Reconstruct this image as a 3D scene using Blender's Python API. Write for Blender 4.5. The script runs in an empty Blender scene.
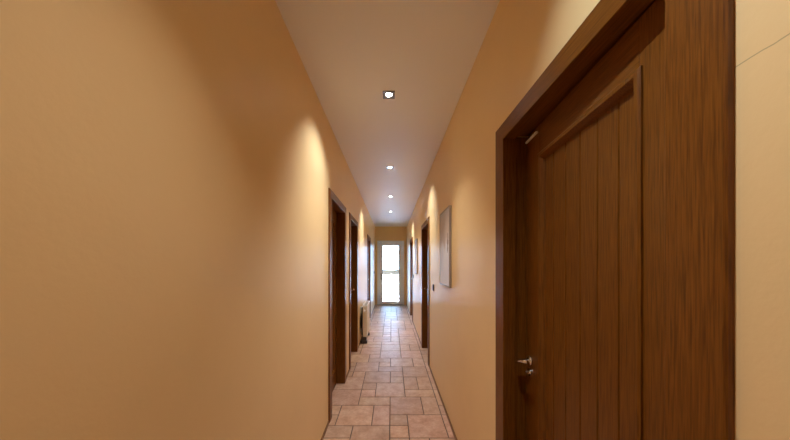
import bpy, bmesh, math, random
from mathutils import Vector, Matrix
random.seed(7)
SC = bpy.context.scene
COL = SC.collection
F = 260.0            # focal length in pixels of the 790 px wide frame
XL, XR = -0.57, 0.53 # corridor wall faces
ZC = 1.44            # eye height
ZT = 2.726           # ceiling height
YE = 9.05            # end wall
YB = -2.6            # wall behind the camera
TH = 0.13            # wall thickness

# ------------------------------------------------------------------ materials
def new_mat(name):
    m = bpy.data.materials.new(name); m.use_nodes = True
    nt = m.node_tree; nt.nodes.clear()
    o = nt.nodes.new('ShaderNodeOutputMaterial')
    b = nt.nodes.new('ShaderNodeBsdfPrincipled')
    nt.links.new(b.outputs[0], o.inputs[0])
    return m, nt, b
def nd(nt, t, **k):
    n = nt.nodes.new(t)
    for a, v in k.items(): setattr(n, a, v)
    return n
def coords(nt, scale=(1, 1, 1)):
    tc = nd(nt, 'ShaderNodeTexCoord'); mp = nd(nt, 'ShaderNodeMapping')
    mp.inputs['Scale'].default_value = scale
    nt.links.new(tc.outputs['Object'], mp.inputs['Vector'])
    return mp.outputs[0]
def ramp(nt, fac, stops):
    r = nd(nt, 'ShaderNodeValToRGB'); e = r.color_ramp.elements
    e[0].position, e[0].color = stops[0][0], (*stops[0][1], 1)
    e[1].position, e[1].color = stops[-1][0], (*stops[-1][1], 1)
    for p, c in stops[1:-1]:
        x = e.new(p); x.color = (*c, 1)
    nt.links.new(fac, r.inputs[0]); return r.outputs[0]
def noise(nt, vec, scale, detail=4, rough=.55):
    n = nd(nt, 'ShaderNodeTexNoise')
    n.inputs['Scale'].default_value = scale; n.inputs['Detail'].default_value = detail
    n.inputs['Roughness'].default_value = rough
    nt.links.new(vec, n.inputs['Vector']); return n.outputs['Fac']
def mathn(nt, op, a, b=None):
    n = nd(nt, 'ShaderNodeMath', operation=op)
    for i, v in enumerate((a, b)):
        if v is None: continue
        if isinstance(v, (int, float)): n.inputs[i].default_value = v
        else: nt.links.new(v, n.inputs[i])
    return n.outputs[0]
def mixc(nt, fac, a, b, blend='MIX'):
    n = nd(nt, 'ShaderNodeMix', data_type='RGBA', blend_type=blend)
    for key, v in ((0, fac), (6, a), (7, b)):
        if isinstance(v, (int, float)): n.inputs[key].default_value = v
        elif isinstance(v, tuple): n.inputs[key].default_value = (*v, 1)
        else: nt.links.new(v, n.inputs[key])
    return n.outputs[2]
def bump(nt, b, h, strength, dist):
    n = nd(nt, 'ShaderNodeBump'); n.inputs['Strength'].default_value = strength
    n.inputs['Distance'].default_value = dist
    nt.links.new(h, n.inputs['Height']); nt.links.new(n.outputs[0], b.inputs['Normal'])
def plain(name, col, rough=.5, metal=0.0, spec=.5):
    m, nt, b = new_mat(name)
    b.inputs['Base Color'].default_value = (*col, 1)
    b.inputs['Roughness'].default_value = rough
    b.inputs['Metallic'].default_value = metal
    b.inputs['Specular IOR Level'].default_value = spec
    return m

def wall_mat(name, crack=False):
    m, nt, b = new_mat(name)
    v = coords(nt)
    c = ramp(nt, noise(nt, v, 3.0, 5), [(.3, WALL_A), (.7, WALL_B)])
    if crack:
        sep = nd(nt, 'ShaderNodeSeparateXYZ'); nt.links.new(v, sep.inputs[0])
        wob = mathn(nt, 'MULTIPLY', mathn(nt, 'SUBTRACT', noise(nt, v, 14, 3), .5), .012)
        line = mathn(nt, 'ADD', mathn(nt, 'MULTIPLY', sep.outputs[1], -.09), 1.778)
        d = mathn(nt, 'ABSOLUTE', mathn(nt, 'SUBTRACT', mathn(nt, 'SUBTRACT', sep.outputs[2], line), wob))
        on = mathn(nt, 'MULTIPLY', mathn(nt, 'LESS_THAN', d, .0008), mathn(nt, 'LESS_THAN', sep.outputs[1], .45))
        c = mixc(nt, mathn(nt, 'MULTIPLY', on, .5), c, (.22, .15, .09))
    nt.links.new(c, b.inputs['Base Color'])
    b.inputs['Roughness'].default_value = .4
    b.inputs['Specular IOR Level'].default_value = .35
    bump(nt, b, noise(nt, v, 60, 4), .12, .004)
    return m
WALL_A, WALL_B = (.82, .59, .305), (.85, .615, .325)

def wood_mat(name, axis, dark=.93):
    m, nt, b = new_mat(name)
    s = [190, 190, 190]; s[axis] = 6
    v = coords(nt, tuple(s))
    g = noise(nt, v, 1.6, 6, .62)
    base = ramp(nt, g, [(.28, (.130*dark, .041*dark, .0035*dark)), (.5, (.186*dark, .062*dark, .0060*dark)), (.74, (.240*dark, .086*dark, .0100*dark))])
    s2 = [200, 200, 200]; s2[axis] = 8
    p = noise(nt, coords(nt, tuple(s2)), 1.2, 3, .5)
    pores = ramp(nt, p, [(.36, (.5, .43, .38)), (.54, (1, 1, 1))])
    c = mixc(nt, .6, base, pores, 'MULTIPLY')
    nt.links.new(c, b.inputs['Base Color'])
    b.inputs['Roughness'].default_value = .36
    b.inputs['Specular IOR Level'].default_value = .28
    bump(nt, b, p, .12, .001)
    return m

def tile_mat():
    m, nt, b = new_mat('terracotta_tile')
    v = coords(nt)
    at = nd(nt, 'ShaderNodeAttribute', attribute_name='tile_tone')
    n1 = noise(nt, v, 9, 6, .65); n2 = noise(nt, v, 38, 4, .6)
    c = ramp(nt, n1, [(.30, (.42, .235, .145)), (.5, (.54, .335, .225)), (.70, (.62, .42, .30))])
    c = mixc(nt, .35, c, ramp(nt, n2, [(.35, (.55, .5, .46)), (.65, (1, 1, 1))]), 'MULTIPLY')
    c = mixc(nt, 1.0, c, at.outputs['Color'], 'MULTIPLY')
    nt.links.new(c, b.inputs['Base Color'])
    r = nd(nt, 'ShaderNodeMapRange'); nt.links.new(n1, r.inputs[0])
    r.inputs[3].default_value = .33; r.inputs[4].default_value = .52
    nt.links.new(r.outputs[0], b.inputs['Roughness'])
    b.inputs['Specular IOR Level'].default_value = .3
    bump(nt, b, mathn(nt, 'ADD', n1, mathn(nt, 'MULTIPLY', n2, .4)), .22, .004)
    return m

def print_mat():
    # pale abstract print: washed lavender-grey, beige upper field, one brown brush mark
    m, nt, b = new_mat('pale_abstract_print')
    v = coords(nt); sep = nd(nt, 'ShaderNodeSeparateXYZ'); nt.links.new(v, sep.inputs[0])
    n = noise(nt, coords(nt, (8, 8, 3)), 1.0, 5)
    z = mathn(nt, 'ADD', sep.outputs[2], mathn(nt, 'MULTIPLY', mathn(nt, 'SUBTRACT', n, .5), .35))
    c = ramp(nt, z, [(.10, (.82, .83, .92)), (.36, (.90, .91, .98)), (.46, (.66, .56, .53)), (.60, (.62, .54, .52)), (.70, (.52, .52, .60))])
    br = noise(nt, coords(nt, (9, 9, 9)), 1.0, 4)
    dz = mathn(nt, 'ABSOLUTE', mathn(nt, 'SUBTRACT', sep.outputs[2], .40))
    dy = mathn(nt, 'ABSOLUTE', mathn(nt, 'SUBTRACT', sep.outputs[1], .07))
    q = mathn(nt, 'ADD', mathn(nt, 'MULTIPLY', dz, 1.0), mathn(nt, 'MULTIPLY', dy, 2.6))
    q = mathn(nt, 'ADD', q, mathn(nt, 'MULTIPLY', mathn(nt, 'SUBTRACT', br, .5), .3))
    c = mixc(nt, mathn(nt, 'MULTIPLY', mathn(nt, 'LESS_THAN', q, .10), .8), c, (.22, .13, .11))
    nt.links.new(c, b.inputs['Base Color']); b.inputs['Roughness'].default_value = .5
    return m

def glass_mat():
    m = bpy.data.materials.new('clear_glass'); m.use_nodes = True
    nt = m.node_tree; nt.nodes.clear()
    o = nd(nt, 'ShaderNodeOutputMaterial'); mx = nd(nt, 'ShaderNodeMixShader')
    t = nd(nt, 'ShaderNodeBsdfTransparent'); g = nd(nt, 'ShaderNodeBsdfGlossy')
    fr = nd(nt, 'ShaderNodeFresnel'); fr.inputs[0].default_value = 1.45
    g.inputs['Roughness'].default_value = .02
    t.inputs[0].default_value = (.95, .98, .98, 1)
    nt.links.new(fr.outputs[0], mx.inputs[0]); nt.links.new(t.outputs[0], mx.inputs[1])
    nt.links.new(g.outputs[0], mx.inputs[2]); nt.links.new(mx.outputs[0], o.inputs[0])
    return m
def emit_mat(name, col, s):
    m = bpy.data.materials.new(name); m.use_nodes = True
    nt = m.node_tree; nt.nodes.clear()
    o = nd(nt, 'ShaderNodeOutputMaterial'); e = nd(nt, 'ShaderNodeEmission')
    e.inputs[0].default_value = (*col, 1); e.inputs[1].default_value = s
    nt.links.new(e.outputs[0], o.inputs[0]); return m

M_WALL = wall_mat('ochre_wall_paint'); M_WALLC = wall_mat('ochre_wall_paint_cracked', True)
M_CEIL = plain('white_ceiling_paint', (.88, .87, .86), .45)
M_WV = wood_mat('walnut_vertical_grain', 2); M_WH = wood_mat('walnut_horizontal_grain', 1)
M_TILE = tile_mat(); M_GROUT = plain('grey_grout', (.13, .098, .08), .9, 0, .1)
M_SKIRT = plain('brown_skirting', (.20, .10, .045), .45)
M_CHROME = plain('polished_chrome', (.80, .80, .80), .16, 1.0)
M_STEEL = plain('brushed_nickel', (.25, .245, .24), .3, 1.0)
M_DARK = plain('cavity_shade', (.02, .018, .016), .8)
M_PVC = plain('white_pvc_daylight_tint', (.80, .86, .95), .3)  # cool daylight cast mixed into the white
M_GASKET = plain('grey_gasket', (.18, .19, .2), .6)
M_RAD = plain('cream_radiator_enamel', (.78, .70, .56), .35)
M_RADW = plain('white_radiator_top', (.92, .91, .90), .3)
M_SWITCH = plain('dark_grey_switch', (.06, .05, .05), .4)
M_PFRAME = plain('grey_brown_frame', (.33, .28, .26), .4)
M_PRINT = print_mat(); M_GLASS = glass_mat()
M_LENS = emit_mat('lamp_lens', (1, .93, .82), 40)
def slat_mat():
    m = bpy.data.materials.new('translucent_white_slat'); m.use_nodes = True
    nt = m.node_tree; nt.nodes.clear()
    o = nd(nt, 'ShaderNodeOutputMaterial'); mx = nd(nt, 'ShaderNodeMixShader'); mx.inputs[0].default_value = .04
    d = nd(nt, 'ShaderNodeBsdfDiffuse'); d.inputs[0].default_value = (.85, .85, .85, 1)
    t = nd(nt, 'ShaderNodeBsdfTranslucent'); t.inputs[0].default_value = (.95, .93, .85, 1)
    nt.links.new(d.outputs[0], mx.inputs[1]); nt.links.new(t.outputs[0], mx.inputs[2]); nt.links.new(mx.outputs[0], o.inputs[0])
    return m
M_SLAT = slat_mat()
M_OUT = plain('white_render', (.82, .82, .82), .8); M_TERR = plain('paving_blue_bounce_tint', (.46, .62, .86), .8)  # paving tinted blue so its bounce cools the far ceiling
M_HILL = plain('hazy_blue_hills', (.0062, .0060, .0056), .9, 0, 0)
M_ROOM = plain('pale_room_plaster', (.5, .4, .3), .8)

# ------------------------------------------------------------------ helpers
def box(bm, x0, x1, y0, y1, z0, z1):
    x0, x1 = sorted((x0, x1)); y0, y1 = sorted((y0, y1)); z0, z1 = sorted((z0, z1))
    v = [bm.verts.new((x, y, z)) for z in (z0, z1) for y in (y0, y1) for x in (x0, x1)]
    fs = [(0, 2, 3, 1), (4, 5, 7, 6), (0, 1, 5, 4), (2, 6, 7, 3), (0, 4, 6, 2), (1, 3, 7, 5)]
    return [bm.faces.new([v[i] for i in f]) for f in fs]
def tube(bm, pts, r, n=12):
    """round bar through points, radius r (number or list)"""
    pts = [Vector(p) for p in pts]; rings = []
    for i, p in enumerate(pts):
        d = (pts[min(i+1, len(pts)-1)] - pts[max(i-1, 0)]).normalized()
        a = d.orthogonal().normalized() if abs(d.z) > .9 else d.cross(Vector((0, 0, 1))).normalized()
        b = d.cross(a); rr = r[i] if isinstance(r, (list, tuple)) else r
        rings.append([bm.verts.new(p + (a*math.cos(t) + b*math.sin(t))*rr) for t in [2*math.pi*k/n for k in range(n)]])
    for A, B in zip(rings, rings[1:]):
        for k in range(n): bm.faces.new((A[k], A[(k+1) % n], B[(k+1) % n], B[k]))
    bm.faces.new(rings[0]); bm.faces.new(rings[-1])
def sweep(bm, prof, p0, p1, map3):
    """prism of the closed 2-D profile from p0 to p1; map3(a,b,t) -> point"""
    A = [bm.verts.new(map3(a, b, p0)) for a, b in prof]; B = [bm.verts.new(map3(a, b, p1)) for a, b in prof]
    n = len(prof)
    for k in range(n): bm.faces.new((A[k], A[(k+1) % n], B[(k+1) % n], B[k]))
    bm.faces.new(A); bm.faces.new(B)
def obj(name, bm, mat, parent=None, bevel=0, smooth=False):
    bmesh.ops.recalc_face_normals(bm, faces=bm.faces[:])
    me = bpy.data.meshes.new(name); bm.to_mesh(me); bm.free()
    for mm in (mat if isinstance(mat, (list, tuple)) else [mat]): me.materials.append(mm)
    if smooth:
        for p in me.polygons: p.use_smooth = True
    o = bpy.data.objects.new(name, me); COL.objects.link(o)
    if parent: o.parent = parent
    if bevel:
        md = o.modifiers.new('bevel', 'BEVEL'); md.width = bevel; md.segments = 2; md.limit_method = 'ANGLE'
        md.harden_normals = False
    return o
def thing(name, loc, label=None, cat=None, group=None, kind=None):
    o = bpy.data.objects.new(name, None); COL.objects.link(o); o.location = loc
    o.empty_display_size = .1
    return tag(o, label, cat, group, kind)
def tag(o, label=None, cat=None, group=None, kind=None):
    for k, v in (('label', label), ('category', cat), ('group', group), ('kind', kind)):
        if v: o[k] = v
    return o
def struct(name, bm, mat, label, cat, bevel=0):
    return tag(obj(name, bm, mat, None, bevel), label, cat, None, 'structure')

# ------------------------------------------------------------------ door schedule
CW, PROUD = .092, .013
DOORS = [  # side, y0, y1 (outer casing), top, ajar slope, label
    (1, .4015, 1.296, 2.095, .07, 'large brown wooden door in the right foreground, slightly ajar'),
    (-1, 2.347, 3.21, 2.125, 0, 'brown wooden door nearest the camera on the left wall'),
    (-1, 3.49, 4.33, 2.125, 0, 'second brown wooden door on the left, just before the radiator'),
    (-1, 6.11, 6.98, 2.125, 0, 'farthest brown wooden door on the left, beyond the radiator'),
    (1, 3.623, 4.52, 2.095, 0, 'brown wooden door on the right between the two framed pictures'),
    (1, 6.40, 7.30, 2.095, 0, 'farthest brown wooden door on the right, beyond the small picture'),
]
LIN = .02   # lining thickness

# ------------------------------------------------------------------ room shell
def side_wall(name, s, xf, mat, label):
    bm = bmesh.new(); y = YB
    x0, x1 = xf, xf + s*TH
    for d in sorted([d for d in DOORS if d[0] == s], key=lambda d: d[1]):
        a, b = d[1] + CW - LIN, d[2] - CW + LIN; t = d[3] - .077 + LIN
        box(bm, x0, x1, y, a, 0, ZT); box(bm, x0, x1, a, b, t, ZT); y = b
    box(bm, x0, x1, y, YE, 0, ZT)
    return struct(name, bm, mat, label, 'wall')
side_wall('wall_left', -1, XL, M_WALL, 'long ochre wall on the left of the corridor')
side_wall('wall_right', 1, XR, M_WALLC, 'ochre wall on the right with a fine crack by the near door')
DX0, DX1, DZ = -.497, .440, 2.235   # end door opening
bm = bmesh.new()
box(bm, XL - TH, DX0, YE, YE + .22, 0, ZT); box(bm, DX1, XR + TH, YE, YE + .22, 0, ZT); box(bm, DX0, DX1, YE, YE + .22, DZ, ZT)
struct('wall_end', bm, M_WALL, 'ochre end wall around the white glazed door', 'wall')
bm = bmesh.new(); box(bm, XL - TH, XR + TH, YB - .12, YB, 0, ZT)
struct('wall_back', bm, M_WALL, 'ochre wall behind the camera closing the corridor', 'wall')
RX0, RX1 = -2.0, 2.0
bm = bmesh.new(); box(bm, RX0, RX1, YB - .12, YE + .22, ZT, ZT + .15)
struct('ceiling', bm, M_CEIL, 'plain white corridor ceiling with a row of downlights', 'ceiling')
# rooms behind the side doors (dark, unlit)
for nm, s in (('wall_rooms_left', -1), ('wall_rooms_right', 1)):
    bm = bmesh.new(); xa = XL - TH if s < 0 else XR + TH; xb = RX0 if s < 0 else RX1
    box(bm, xb, xb + s*.12, YB - .12, YE + .22, 0, ZT)
    box(bm, xa, xb, YB - .12, YB, 0, ZT); box(bm, xa, xb, YE, YE + .22, 0, ZT)
    for yy in (1.9, 3.35, 5.4):
        box(bm, xa, xb, yy - .04, yy + .04, 0, ZT)
    struct(nm, bm, M_ROOM, 'outer walls of the rooms %s of the corridor' % ('left' if s < 0 else 'right'), 'wall')

# floor: grout bed + cut stone-like tiles in a mixed-size pattern
PX, PY, OX, OY = .163, .1648, -.015, 2.148
seeds = [(1,0,2,2),(0,0,1,1),(-2,-1,2,2),(-4,0,2,1),(-1,1,1,2),(0,1,1,1),(0,2,2,2),(2,2,1,2),(-3,1,2,2),(-4,1,1,1),(-4,2,1,1),
 (-2,3,2,1),(-4,3,2,2),(-2,4,1,1),(-1,4,2,2),(1,4,2,1),(1,5,1,2),(2,5,1,2),(0,6,1,1),(0,7,1,1),(-2,6,2,2),(1,7,2,2),
 (-1,8,2,1),(-3,8,2,2),(-1,9,1,1),(0,9,2,2),(-2,10,2,1),(-1,11,2,2),(-2,11,1,1)]
C0, C1 = -5, 5; R0 = math.floor((YB - OY)/PY); R1 = math.ceil((YE - OY)/PY)
used = set(); tiles = []
def put(c, r, w, h):
    cells = [(c+i, r+j) for i in range(w) for j in range(h)]
    if any(q in used or not (C0 <= q[0] < C1) or not (R0 <= q[1] < R1) for q in cells): return False
    used.update(cells); tiles.append((c, r, w, h)); return True
for s_ in seeds: put(*s_)
for r in range(R0, R1):
    for c in range(C0, C1):
        if (c, r) in used: continue
        opts = [(2, 2)]*5 + [(2, 1)]*4 + [(1, 2)]*2 + [(1, 1)]*2
        random.shuffle(opts)
        for w, h in opts + [(1, 1)]:
            if put(c, r, w, h): break
bm = bmesh.new(); lay = bm.loops.layers.float_color.new('tile_tone')
FX0, FX1 = XL - .12, XR + .12; G = .0037
for f in box(bm, RX0, RX1, YB - .12, YE + .22, -.12, -.0035):
    f.material_index = 1
    for l in f.loops: l[lay] = (1, 1, 1, 1)
for c, r, w, h in tiles:
    x0, x1 = max(OX + c*PX, FX0), min(OX + (c+w)*PX, FX1); y0, y1 = OY + r*PY, OY + (r+h)*PY
    if x1 - x0 < .02: continue
    x0 += G + random.uniform(-.0008, .0008); x1 -= G + random.uniform(-.0008, .0008); y0 += G; y1 -= G
    t = random.uniform(.84, 1.1); tone = (t*random.uniform(.97, 1.03), t, t*random.uniform(.93, 1.07), 1)
    e = .0035
    lo = [bm.verts.new((x, y, -.0035)) for x, y in ((x0, y0), (x1, y0), (x1, y1), (x0, y1))]
    hi = [bm.verts.new((x, y, 0)) for x, y in ((x0+e, y0+e), (x1-e, y0+e), (x1-e, y1-e), (x0+e, y1-e))]
    fs = [bm.faces.new(hi)] + [bm.faces.new((lo[k], lo[(k+1) % 4], hi[(k+1) % 4], hi[k])) for k in range(4)]
    for f in fs:
        for l in f.loops: l[lay] = tone
tag(obj('floor', bm, [M_TILE, M_GROUT]), 'terracotta tile floor laid in mixed square and oblong tiles', 'floor', None, 'structure')

# skirting
for nm, s, xf in (('baseboard_left', -1, XL), ('baseboard_right', 1, XR)):
    bm = bmesh.new(); y = YB
    spans = []
    for d in sorted([d for d in DOORS if d[0] == s], key=lambda d: d[1]):
        spans.append((y, d[1])); y = d[2]
    spans.append((y, YE))
    prof = [(0, 0), (.010, 0), (.010, .018), (.004, .026), (0, .026)]
    for a, b in spans:
        sweep(bm, prof, a, b, lambda p, q, t: (xf - s*p, t, q))
    struct(nm, bm, M_SKIRT, 'low brown skirting along the %s wall' % ('left' if s < 0 else 'right'), 'skirting')

# ------------------------------------------------------------------ wooden doors
def make_door(n, s, y0, y1, top, slope, label):
    xf = XR if s > 0 else XL
    root = thing('door_%d' % n, (xf, y0, 0), label, 'door', None, 'structure')
    W = y1 - y0
    a, b, t = CW, W - CW, top - .077        # clear opening in local y, z
    P = lambda x, y, z: (s*x, y, z)         # x grows into the room
    prof = [(0, 0), (0, -PROUD + .003), (.004, -PROUD), (CW - .002, -PROUD), (CW, -PROUD + .002), (CW, 0)]   # (across, x)
    # mitred casing legs and head
    def leg(yo, sg, name='casing'):
        bm = bmesh.new(); A = []; B = []
        for u, x in prof:
            A.append(bm.verts.new(P(x, yo + sg*u, 0)))
            B.append(bm.verts.new(P(x, yo + sg*u, top - .077*u/CW)))
        k = len(prof)
        for i in range(k): bm.faces.new((A[i], A[(i+1) % k], B[(i+1) % k], B[i]))
        bm.faces.new(A); bm.faces.new(B)
        return obj(name, bm, M_WV, root)
    leg(0, 1, 'casing'); leg(W, -1, 'casing')
    bm = bmesh.new(); A = []; B = []
    for u, x in prof:
        A.append(bm.verts.new(P(x, u, top - .077*u/CW))); B.append(bm.verts.new(P(x, W - u, top - .077*u/CW)))
    k = len(prof)
    for i in range(k): bm.faces.new((A[i], A[(i+1) % k], B[(i+1) % k], B[i]))
    bm.faces.new(A); bm.faces.new(B)
    obj('head_casing', bm, M_WH, root)
    # lining with a rebate for the leaf
    RX = .045 if n == 1 else .088      # how deep the leaf sits behind the wall face
    for yo, sg in ((a, 1), (b, -1)):
        bm = bmesh.new()
        pr = [(0, 0), (RX, 0), (RX, -.012), (TH, -.012), (TH, -LIN + .001), (0, -LIN + .001)]
        sweep(bm, [(x, yo + sg*q) for x, q in pr], 0, t + .012, lambda p, q, z: P(p, q, z))
        obj('jamb', bm, M_WV, root)
    bm = bmesh.new()
    pr = [(0, 0), (RX, 0), (RX, .012), (TH, .012), (TH, LIN - .001), (0, LIN - .001)]
    sweep(bm, [(x, t + q) for x, q in pr], a + .0005, b - .0005, lambda p, q, y: P(p, y, q))
    obj('head_jamb', bm, M_WH, root)
    # leaf (own frame: hinge line at its near edge)
    LW, LH, z0 = b - a + .016, t + .002, .008
    ST, RT, RB, MO = .128, .130, .20, .022
    D = .040
    def rails(bm, parts):
        for (ya, yb, za, zb) in parts: box(bm, 0, s*D, ya, yb, za, zb)
    bm = bmesh.new()
    rails(bm, [(0, ST, z0, LH), (LW - ST, LW, z0, LH)])
    leaf = obj('leaf', bm, M_WV, root, .0015)
    ang = math.atan(slope)
    leaf.location = (s*(RX + .0005), a - .008, 0); leaf.rotation_euler = (0, 0, -s*ang)
    bm = bmesh.new(); rails(bm, [(ST, LW - ST, LH - RT, LH), (ST, LW - ST, z0, RB)])
    obj('rail', bm, M_WH, leaf, .0015)
    # panel of tongue and groove boards
    bm = bmesh.new(); pa, pb, za, zb = ST, LW - ST, RB, LH - RT
    nb = 6; w = (pb - pa)/nb
    pts = []
    for i in range(nb):
        q0, q1 = pa + i*w, pa + (i+1)*w
        pts += [(q0, .0215), (q0 + .0034, .0135), (q1 - .0034, .0135), (q1, .0215)]
    pts += [(pb, .028), (pa, .028)]
    sweep(bm, pts, za, zb, lambda y, x, z: (s*x, y, z))
    obj('panel', bm, M_WV, leaf)
    # raised bolection moulding, four mitred lengths
    mp = [(-.010, 0), (-.010, -.005), (-.004, -.008), (.006, -.008), (.012, -.002), (.018, .004), (.022, .0135), (-.002, .0135), (-.002, 0)]
    bm = bmesh.new(); rings = []
    for (cy, cz, dy, dz) in ((pa, za, 1, 1), (pb, za, -1, 1), (pb, zb, -1, -1), (pa, zb, 1, -1)):
        rings.append([bm.verts.new((s*x, cy + dy*u, cz + dz*u)) for u, x in mp])
    k = len(mp)
    for q in range(4):
        A, B = rings[q], rings[(q+1) % 4]
        for i in range(k): bm.faces.new((A[i], A[(i+1) % k], B[(i+1) % k], B[i]))
    obj('moulding', bm, M_WV, leaf)
    # lever handle on the far stile, keyhole rose below
    hy, hz, q = (.043, 1.004, -1) if n == 2 else (LW - .043, 1.004, 1)   # handle side
    bm = bmesh.new()
    tube(bm, [P(0.0, hy, hz), P(-.007, hy, hz)], .021, 20)
    tube(bm, [P(-.007, hy, hz), P(-.030, hy, hz), P(-.050, hy, hz), P(-.060, hy - q*.003, hz), P(-.063, hy - q*.012, hz + .002), P(-.064, hy - q*.05, hz + .015), P(-.062, hy - q*.085, hz + .027), P(-.060, hy - q*.106, hz + .033)],
         [.009, .008, .009, .0105, .0105, .009, .008, .007], 12)
    tag(obj('lever_handle', bm, M_CHROME, leaf, 0, True), 'chrome lever handle')
    bm = bmesh.new()
    tube(bm, [P(0, hy, hz - .052), P(-.006, hy, hz - .052)], .017, 20)
    tube(bm, [P(-.006, hy, hz - .052), P(-.022, hy, hz - .054)], .008, 10)
    tag(obj('keyhole_rose', bm, M_CHROME, leaf), 'chrome keyhole rose')
    if n == 1:
        bm = bmesh.new(); box(bm, -s*.008, 0, LW - .112, LW - .012, LH - .028, LH - .020)
        tag(obj('top_latch', bm, M_RADW, leaf), 'thin metal strip at the top of the door')
    return root
for i, d in enumerate(DOORS): make_door(i + 1, *d)

# ------------------------------------------------------------------ glazed end door
root = thing('door_7', (0, YE, 0), 'white glazed door at the far end of the corridor, daylight behind', 'door', None, 'structure')
def ring(bm, x0, x1, z0, z1, w, y0, y1, wb=None, wt=None):
    wb = w if wb is None else wb; wt = w if wt is None else wt
    box(bm, x0, x0 + w, y0, y1, z0, z1); box(bm, x1 - w, x1, y0, y1, z0, z1)
    box(bm, x0 + w, x1 - w, y0, y1, z1 - wt, z1)
    if wb > 0: box(bm, x0 + w, x1 - w, y0, y1, z0, z0 + wb)
bm = bmesh.new(); ring(bm, DX0 + .002, DX1 - .002, 0, DZ - .002, .055, -.012, .07, 0)
obj('door_frame', bm, M_PVC, root, .003)
bm = bmesh.new(); ring(bm, DX0 + .059, DX1 - .059, .012, DZ - .061, .125, -.004, .062, .10, .11)
leaf = obj('leaf', bm, M_PVC, root, .004)
GX0, GX1, GZ0, GZ1 = DX0 + .184, DX1 - .184, .112, DZ - .171
bm = bmesh.new(); ring(bm, GX0, GX1, GZ0, GZ1, .008, .004, .055); tag(obj('glazing_bead', bm, M_GASKET, leaf), 'grey seal around the glass')
bm = bmesh.new(); box(bm, GX0 + .004, GX1 - .004, .028, .034, GZ0 + .004, GZ1 - .004); tag(obj('pane', bm, M_GLASS, leaf), 'clear glass pane')
bm = bmesh.new(); hx = DX0 + .137; hz = 1.0
box(bm, hx - .014, hx + .014, -.016, -.004, hz - .12, hz + .10)
tube(bm, [(hx, -.012, hz + .04), (hx, -.045, hz + .04), (hx + .006, -.053, hz + .04), (hx + .02, -.055, hz + .04), (hx + .115, -.055, hz + .036)], [.010, .009, .010, .010, .008])
tag(obj('lever_handle', bm, M_SWITCH, leaf, .002), 'dark lever handle on a long plate')
bm = bmesh.new(); box(bm, DX0 + .002, DX1 - .002, -.03, .12, 0, .011); tag(obj('threshold', bm, M_GASKET, root, .003), 'dark grey threshold')
# white bars of the outside grille seen through the glass
bm = bmesh.new(); z = .20
while z < DZ - .1:
    if not 1.05 < z < 1.30: box(bm, DX0 + .03, DX1 - .03, .148, .154, z - .016, z + .016)
    z += .165
for x in (DX0 + .03, DX1 - .03): box(bm, x - .012, x + .012, .154, .172, .03, DZ - .03)
tag(obj('shutter_slats', bm, M_SLAT, root), 'white horizontal slats outside the glass')

# outside: terrace, parapet, far hills
bm = bmesh.new(); box(bm, -4, 4, YE + .22, YE + 3.2, -.14, -.02); struct('terrace', bm, M_TERR, 'pale terrace floor outside the glazed door', 'terrace')
bm = bmesh.new(); box(bm, -4, 4, YE + 3.0, YE + 3.2, -.02, .92); struct('parapet', bm, M_OUT, 'white terrace parapet seen through the glazed door', 'wall')
bm = bmesh.new(); N = 48
rows = []
for j, yy in enumerate((70, 120, 170, 220)):
    rows.append([bm.verts.new((-160 + 320*i/N, yy, (-12, -5, -2.2, -9)[j] + (.5*math.sin(i*.9 + j) + .35*math.sin(i*2.3))*(0 if j == 0 else 1))) for i in range(N + 1)])
rows.append([bm.verts.new((-160 + 320*i/N, 220, -20)) for i in range(N + 1)]); rows.append([bm.verts.new((-160 + 320*i/N, 70, -20)) for i in range(N + 1)])
for A, B in zip(rows, rows[1:] + rows[:1]):
    for i in range(N): bm.faces.new((A[i], A[i+1], B[i+1], B[i]))
struct('hills', bm, M_HILL, 'hazy blue hills far beyond the terrace', 'hills')

# ------------------------------------------------------------------ downlights
LX = -.02
def downlight_parts(root):
    bm = bmesh.new(); h = .046; r = .031; N = 32; z0, z1 = -.006, 0
    def sq(t):
        c, s = math.cos(t), math.sin(t); k = h/max(abs(c), abs(s)); return c*k, s*k
    ang = [2*math.pi*i/N + math.pi/4 for i in range(N)]
    o1 = [bm.verts.new((*sq(t), z1)) for t in ang]; o0 = [bm.verts.new((sq(t)[0]*.94, sq(t)[1]*.94, z0)) for t in ang]
    i0 = [bm.verts.new((r*math.cos(t), r*math.sin(t), z0)) for t in ang]; i1 = [bm.verts.new((r*.86*math.cos(t), r*.86*math.sin(t), z1 - .0006)) for t in ang]
    for A, B in ((o1, o0), (o0, i0), (i0, i1)):
        for k in range(N): bm.faces.new((A[k], A[(k+1) % N], B[(k+1) % N], B[k]))
    obj('square_bezel', bm, M_STEEL, root)
    bm = bmesh.new(); rings = []
    for rr, z in ((.023, -.0012), (.019, -.0035), (.010, -.0045)):
        rings.append([bm.verts.new((rr*math.cos(t), rr*math.sin(t), z)) for t in ang])
    for A, B in zip(rings, rings[1:]):
        for k in range(N): bm.faces.new((A[k], A[(k+1) % N], B[(k+1) % N], B[k]))
    bm.faces.new(rings[-1]); bm.faces.new(rings[0])
    tag(obj('lens', bm, M_LENS, root), 'glowing lens')
COOL = (.92, .97, 1.0)
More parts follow.
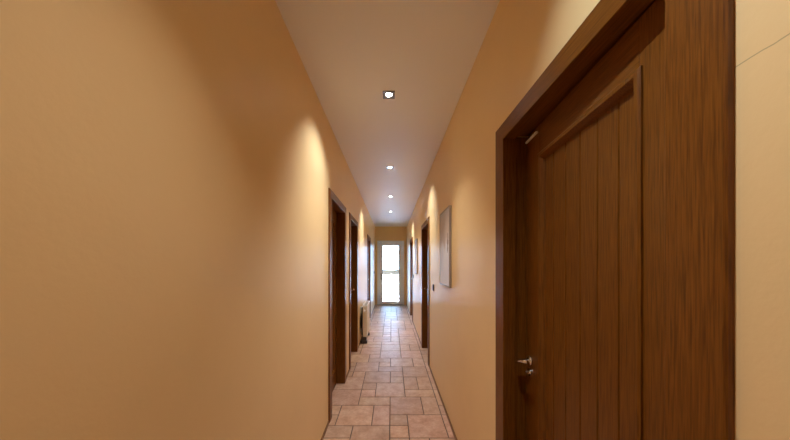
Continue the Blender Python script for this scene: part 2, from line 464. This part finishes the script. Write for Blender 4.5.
def spot(root, tilt_side, power, col, size=96, z_aim=1.78, xw=None):
    l = bpy.data.lights.new('spotlight', 'SPOT'); l.energy = power; l.color = col
    l.spot_size = math.radians(size); l.spot_blend = 1.0; l.shadow_soft_size = .016
    o = bpy.data.objects.new('spotlight', l); COL.objects.link(o); o.parent = root
    o.location = (0, 0, -.02)
    tgt = Vector(((XR if tilt_side > 0 else XL) - LX if tilt_side else 0, 0, (z_aim - ZT) if tilt_side else -1))
    o.rotation_euler = (tgt - Vector(o.location)).to_track_quat('-Z', 'Y').to_euler()
WARM = (1.0, .975, .93)
DL = [(-1.02, -1, 'unseen square downlight added behind the camera', .8),  # added out of view to light the near walls
      (.48, 1, 'recessed square downlight above the large near door', .6),
      (1.98, -1, 'square downlight nearest the camera, largest in the ceiling row', 1.0),
      (3.48, 1, 'second square downlight in the ceiling row from the camera', 1.0),
      (4.98, -1, 'third square downlight in the ceiling row from the camera', 1.2),
      (6.45, 1, 'fourth and smallest square downlight, closest to the end door', 1.5)]
POWER = 45
src = None
for y, s, lab, pw in DL:
    rt = thing('downlight', (LX, y, ZT), lab, 'ceiling light', 'recessed ceiling downlights')
    if src is None:
        downlight_parts(rt); src = rt
    else:
        for ch in src.children:
            if ch.type == 'MESH':
                c = ch.copy(); COL.objects.link(c); c.parent = rt
    spot(rt, s, POWER*pw*(1.3 if .4 < y < .5 else 1.1), (.74, .93, 1.0) if .4 < y < .5 else COOL, 78, 1.80)
    spot(rt, 0, POWER*pw*1.5, COOL if y < 0 else WARM, 90)

# ------------------------------------------------------------------ framed pictures
def picture(y0, y1, z0, z1, label):
    rt = thing('framed_picture', (XR, y0, z0), label, 'picture', 'framed pictures on the right wall')
    w, h, d, fw = y1 - y0, z1 - z0, .022, .014
    bm = bmesh.new()
    for ya, yb, za, zb in ((0, fw, 0, h), (w - fw, w, 0, h), (fw, w - fw, h - fw, h), (fw, w - fw, 0, fw)):
        box(bm, -d, -.001, ya, yb, za, zb)
    obj('frame', bm, M_PFRAME, rt, .002)
    bm = bmesh.new(); box(bm, -.020, -.004, fw, w - fw, fw, h - fw)
    obj('print', bm, M_PRINT, rt)
picture(2.293, 2.74, 1.225, 1.955, 'large framed pale picture on the right wall past the big door')
picture(5.26, 5.68, 1.225, 1.945, 'framed pale picture on the right wall between the two far right-hand doors')

# ------------------------------------------------------------------ switches
def switch(x, y, z, s, label, mat):
    rt = thing('light_switch', (x, y, z), label, 'light switch', 'wall switches')
    bm = bmesh.new(); box(bm, 0, -s*.009, -.041, .041, -.041, .041); obj('plate', bm, mat, rt, .003)
    bm = bmesh.new(); box(bm, -s*.009, -s*.013, -.026, .026, -.028, .028); obj('rocker', bm, mat, rt, .002)
switch(XR, 3.27, 1.137, 1, 'dark light switch beside the right-hand door, below the large picture', M_SWITCH)
switch(XR, 6.20, 1.137, 1, 'dark light switch before the farthest right-hand door', M_SWITCH)
switch(XL, 8.45, 1.15, -1, 'small switch on the left wall near the end door', M_SWITCH)

# ------------------------------------------------------------------ radiator
RY0, RY1, RZ0, RZ1 = 4.66, 5.26, .12, .69
rt = thing('radiator', (XL, RY0, 0), 'cream panel radiator with a white top grille against the left wall', 'radiator')
L = RY1 - RY0
def rpanel(name, xa, xb):
    bm = bmesh.new(); pts = []; n = 12; sgn = 1 if xb > xa else -1
    for i in range(n):
        a, b = i*L/n, (i+1)*L/n; g = (b - a)*.18
        pts += [(a + .001, xb - sgn*.004), (a + g, xb), (b - g, xb), (b - .001, xb - sgn*.004)]
    pts += [(L - .001, xa), (.001, xa)]
    sweep(bm, pts, RZ0, RZ1 - .02, lambda y, x, z: (x, y, z)); obj(name, bm, M_RAD, rt)
rpanel('front_panel', .110, .130); rpanel('back_panel', .066, .056)
for ya in (0, L - .012):
    bm = bmesh.new(); box(bm, .055, .126, ya, ya + .012, RZ0 + .004, RZ1 - .021); obj('side_panel', bm, M_RAD, rt, .004)
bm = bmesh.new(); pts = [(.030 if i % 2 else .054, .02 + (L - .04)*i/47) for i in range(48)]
sweep(bm, pts + [(x + .0015, y) for x, y in pts][::-1], RZ0 + .03, RZ1 - .05, lambda x, y, z: (x, y, z)); tag(obj('gap_shade_fins', bm, M_SWITCH, rt), 'dark folded sheet added as shade behind the back panel')  # dark pleated sheet stands in for the shaded gap at the wall
bm = bmesh.new(); box(bm, .067, .109, .014, L - .014, RZ0 + .06, RZ1 - .030); tag(obj('shade_core', bm, M_DARK, rt), 'dark block added as shade under the top grille')  # solid dark block stands in for shade between the panels
bm = bmesh.new()
for xa, xb, ya, yb in ((.050, .061, 0, L), (.123, .134, 0, L), (.061, .123, 0, .010), (.061, .123, L - .010, L)): box(bm, xa, xb, ya, yb, RZ1 - .02, RZ1)
for i in range(1, 5): box(bm, .060, .124, L*i/5 - .003, L*i/5 + .003, RZ1 - .014, RZ1 - .003)
tag(obj('top_grille', bm, M_RADW, rt), 'white slotted top')
for yy in (.04, L - .04):
    bm = bmesh.new(); box(bm, .012, .132, yy - .03, yy + .03, 0, .05); box(bm, .03, .118, yy - .022, yy + .022, .05, .122)
    tag(obj('foot', bm, M_SWITCH, rt, .004), 'dark foot')
for zz in (.20, .60):
    bm = bmesh.new(); box(bm, .0005, .056, .10, .14, zz, zz + .05); obj('wall_bracket', bm, M_RADW, rt)
    bm = bmesh.new(); box(bm, .0005, .056, L - .14, L - .10, zz, zz + .05); obj('wall_bracket', bm, M_RADW, rt)
bm = bmesh.new(); tube(bm, [(.09, .002, .60), (.09, -.03, .60)], .012); tube(bm, [(.09, -.03, .60), (.09, -.032, .60), (.09, -.07, .60)], [.012, .018, .016], 14)
obj('valve', bm, M_RADW, rt)

# ------------------------------------------------------------------ light
w = bpy.data.worlds.new('overcast_sky'); SC.world = w; w.use_nodes = True
nt = w.node_tree; bg = nt.nodes['Background']
bg.inputs[0].default_value = (.38, .63, 1.0, 1); bg.inputs[1].default_value = 17.0
sl = bpy.data.lights.new('sun', 'SUN'); sl.energy = 380; sl.angle = math.radians(.6); sl.color = (1, .97, .93)
so = bpy.data.objects.new('sun', sl); COL.objects.link(so); so.location = (6, YE + 1, 8)
so.rotation_euler = Vector((-.55, .10, -.83)).to_track_quat('-Z', 'Y').to_euler()
pl = bpy.data.lights.new('door_portal', 'AREA'); pl.shape = 'RECTANGLE'; pl.size = 1.0; pl.size_y = 2.3
po = bpy.data.objects.new('door_portal', pl); COL.objects.link(po); po.location = (-.03, YE + .2, 1.15); po.rotation_euler = (math.radians(-90), 0, 0)
pl.cycles.is_portal = True

# ------------------------------------------------------------------ camera and colour
cam = bpy.data.cameras.new('camera'); co = bpy.data.objects.new('camera', cam); COL.objects.link(co)
co.location = (0, 0, ZC); co.rotation_euler = (math.radians(90), 0, 0)
cam.sensor_width = 36; cam.lens = 36*F/790; cam.shift_x = 3.5/790; cam.shift_y = 43.5/790
cam.clip_start = .02; cam.clip_end = 500
SC.camera = co
SC.view_settings.view_transform = 'Standard'; SC.view_settings.look = 'None'
SC.view_settings.gamma = 1; SC.view_settings.exposure = 0.0
SC.view_settings.use_curve_mapping = False
SC.cycles.use_denoising = True
SC.cycles.max_bounces = 12; SC.cycles.diffuse_bounces = 6; SC.cycles.sample_clamp_indirect = 6
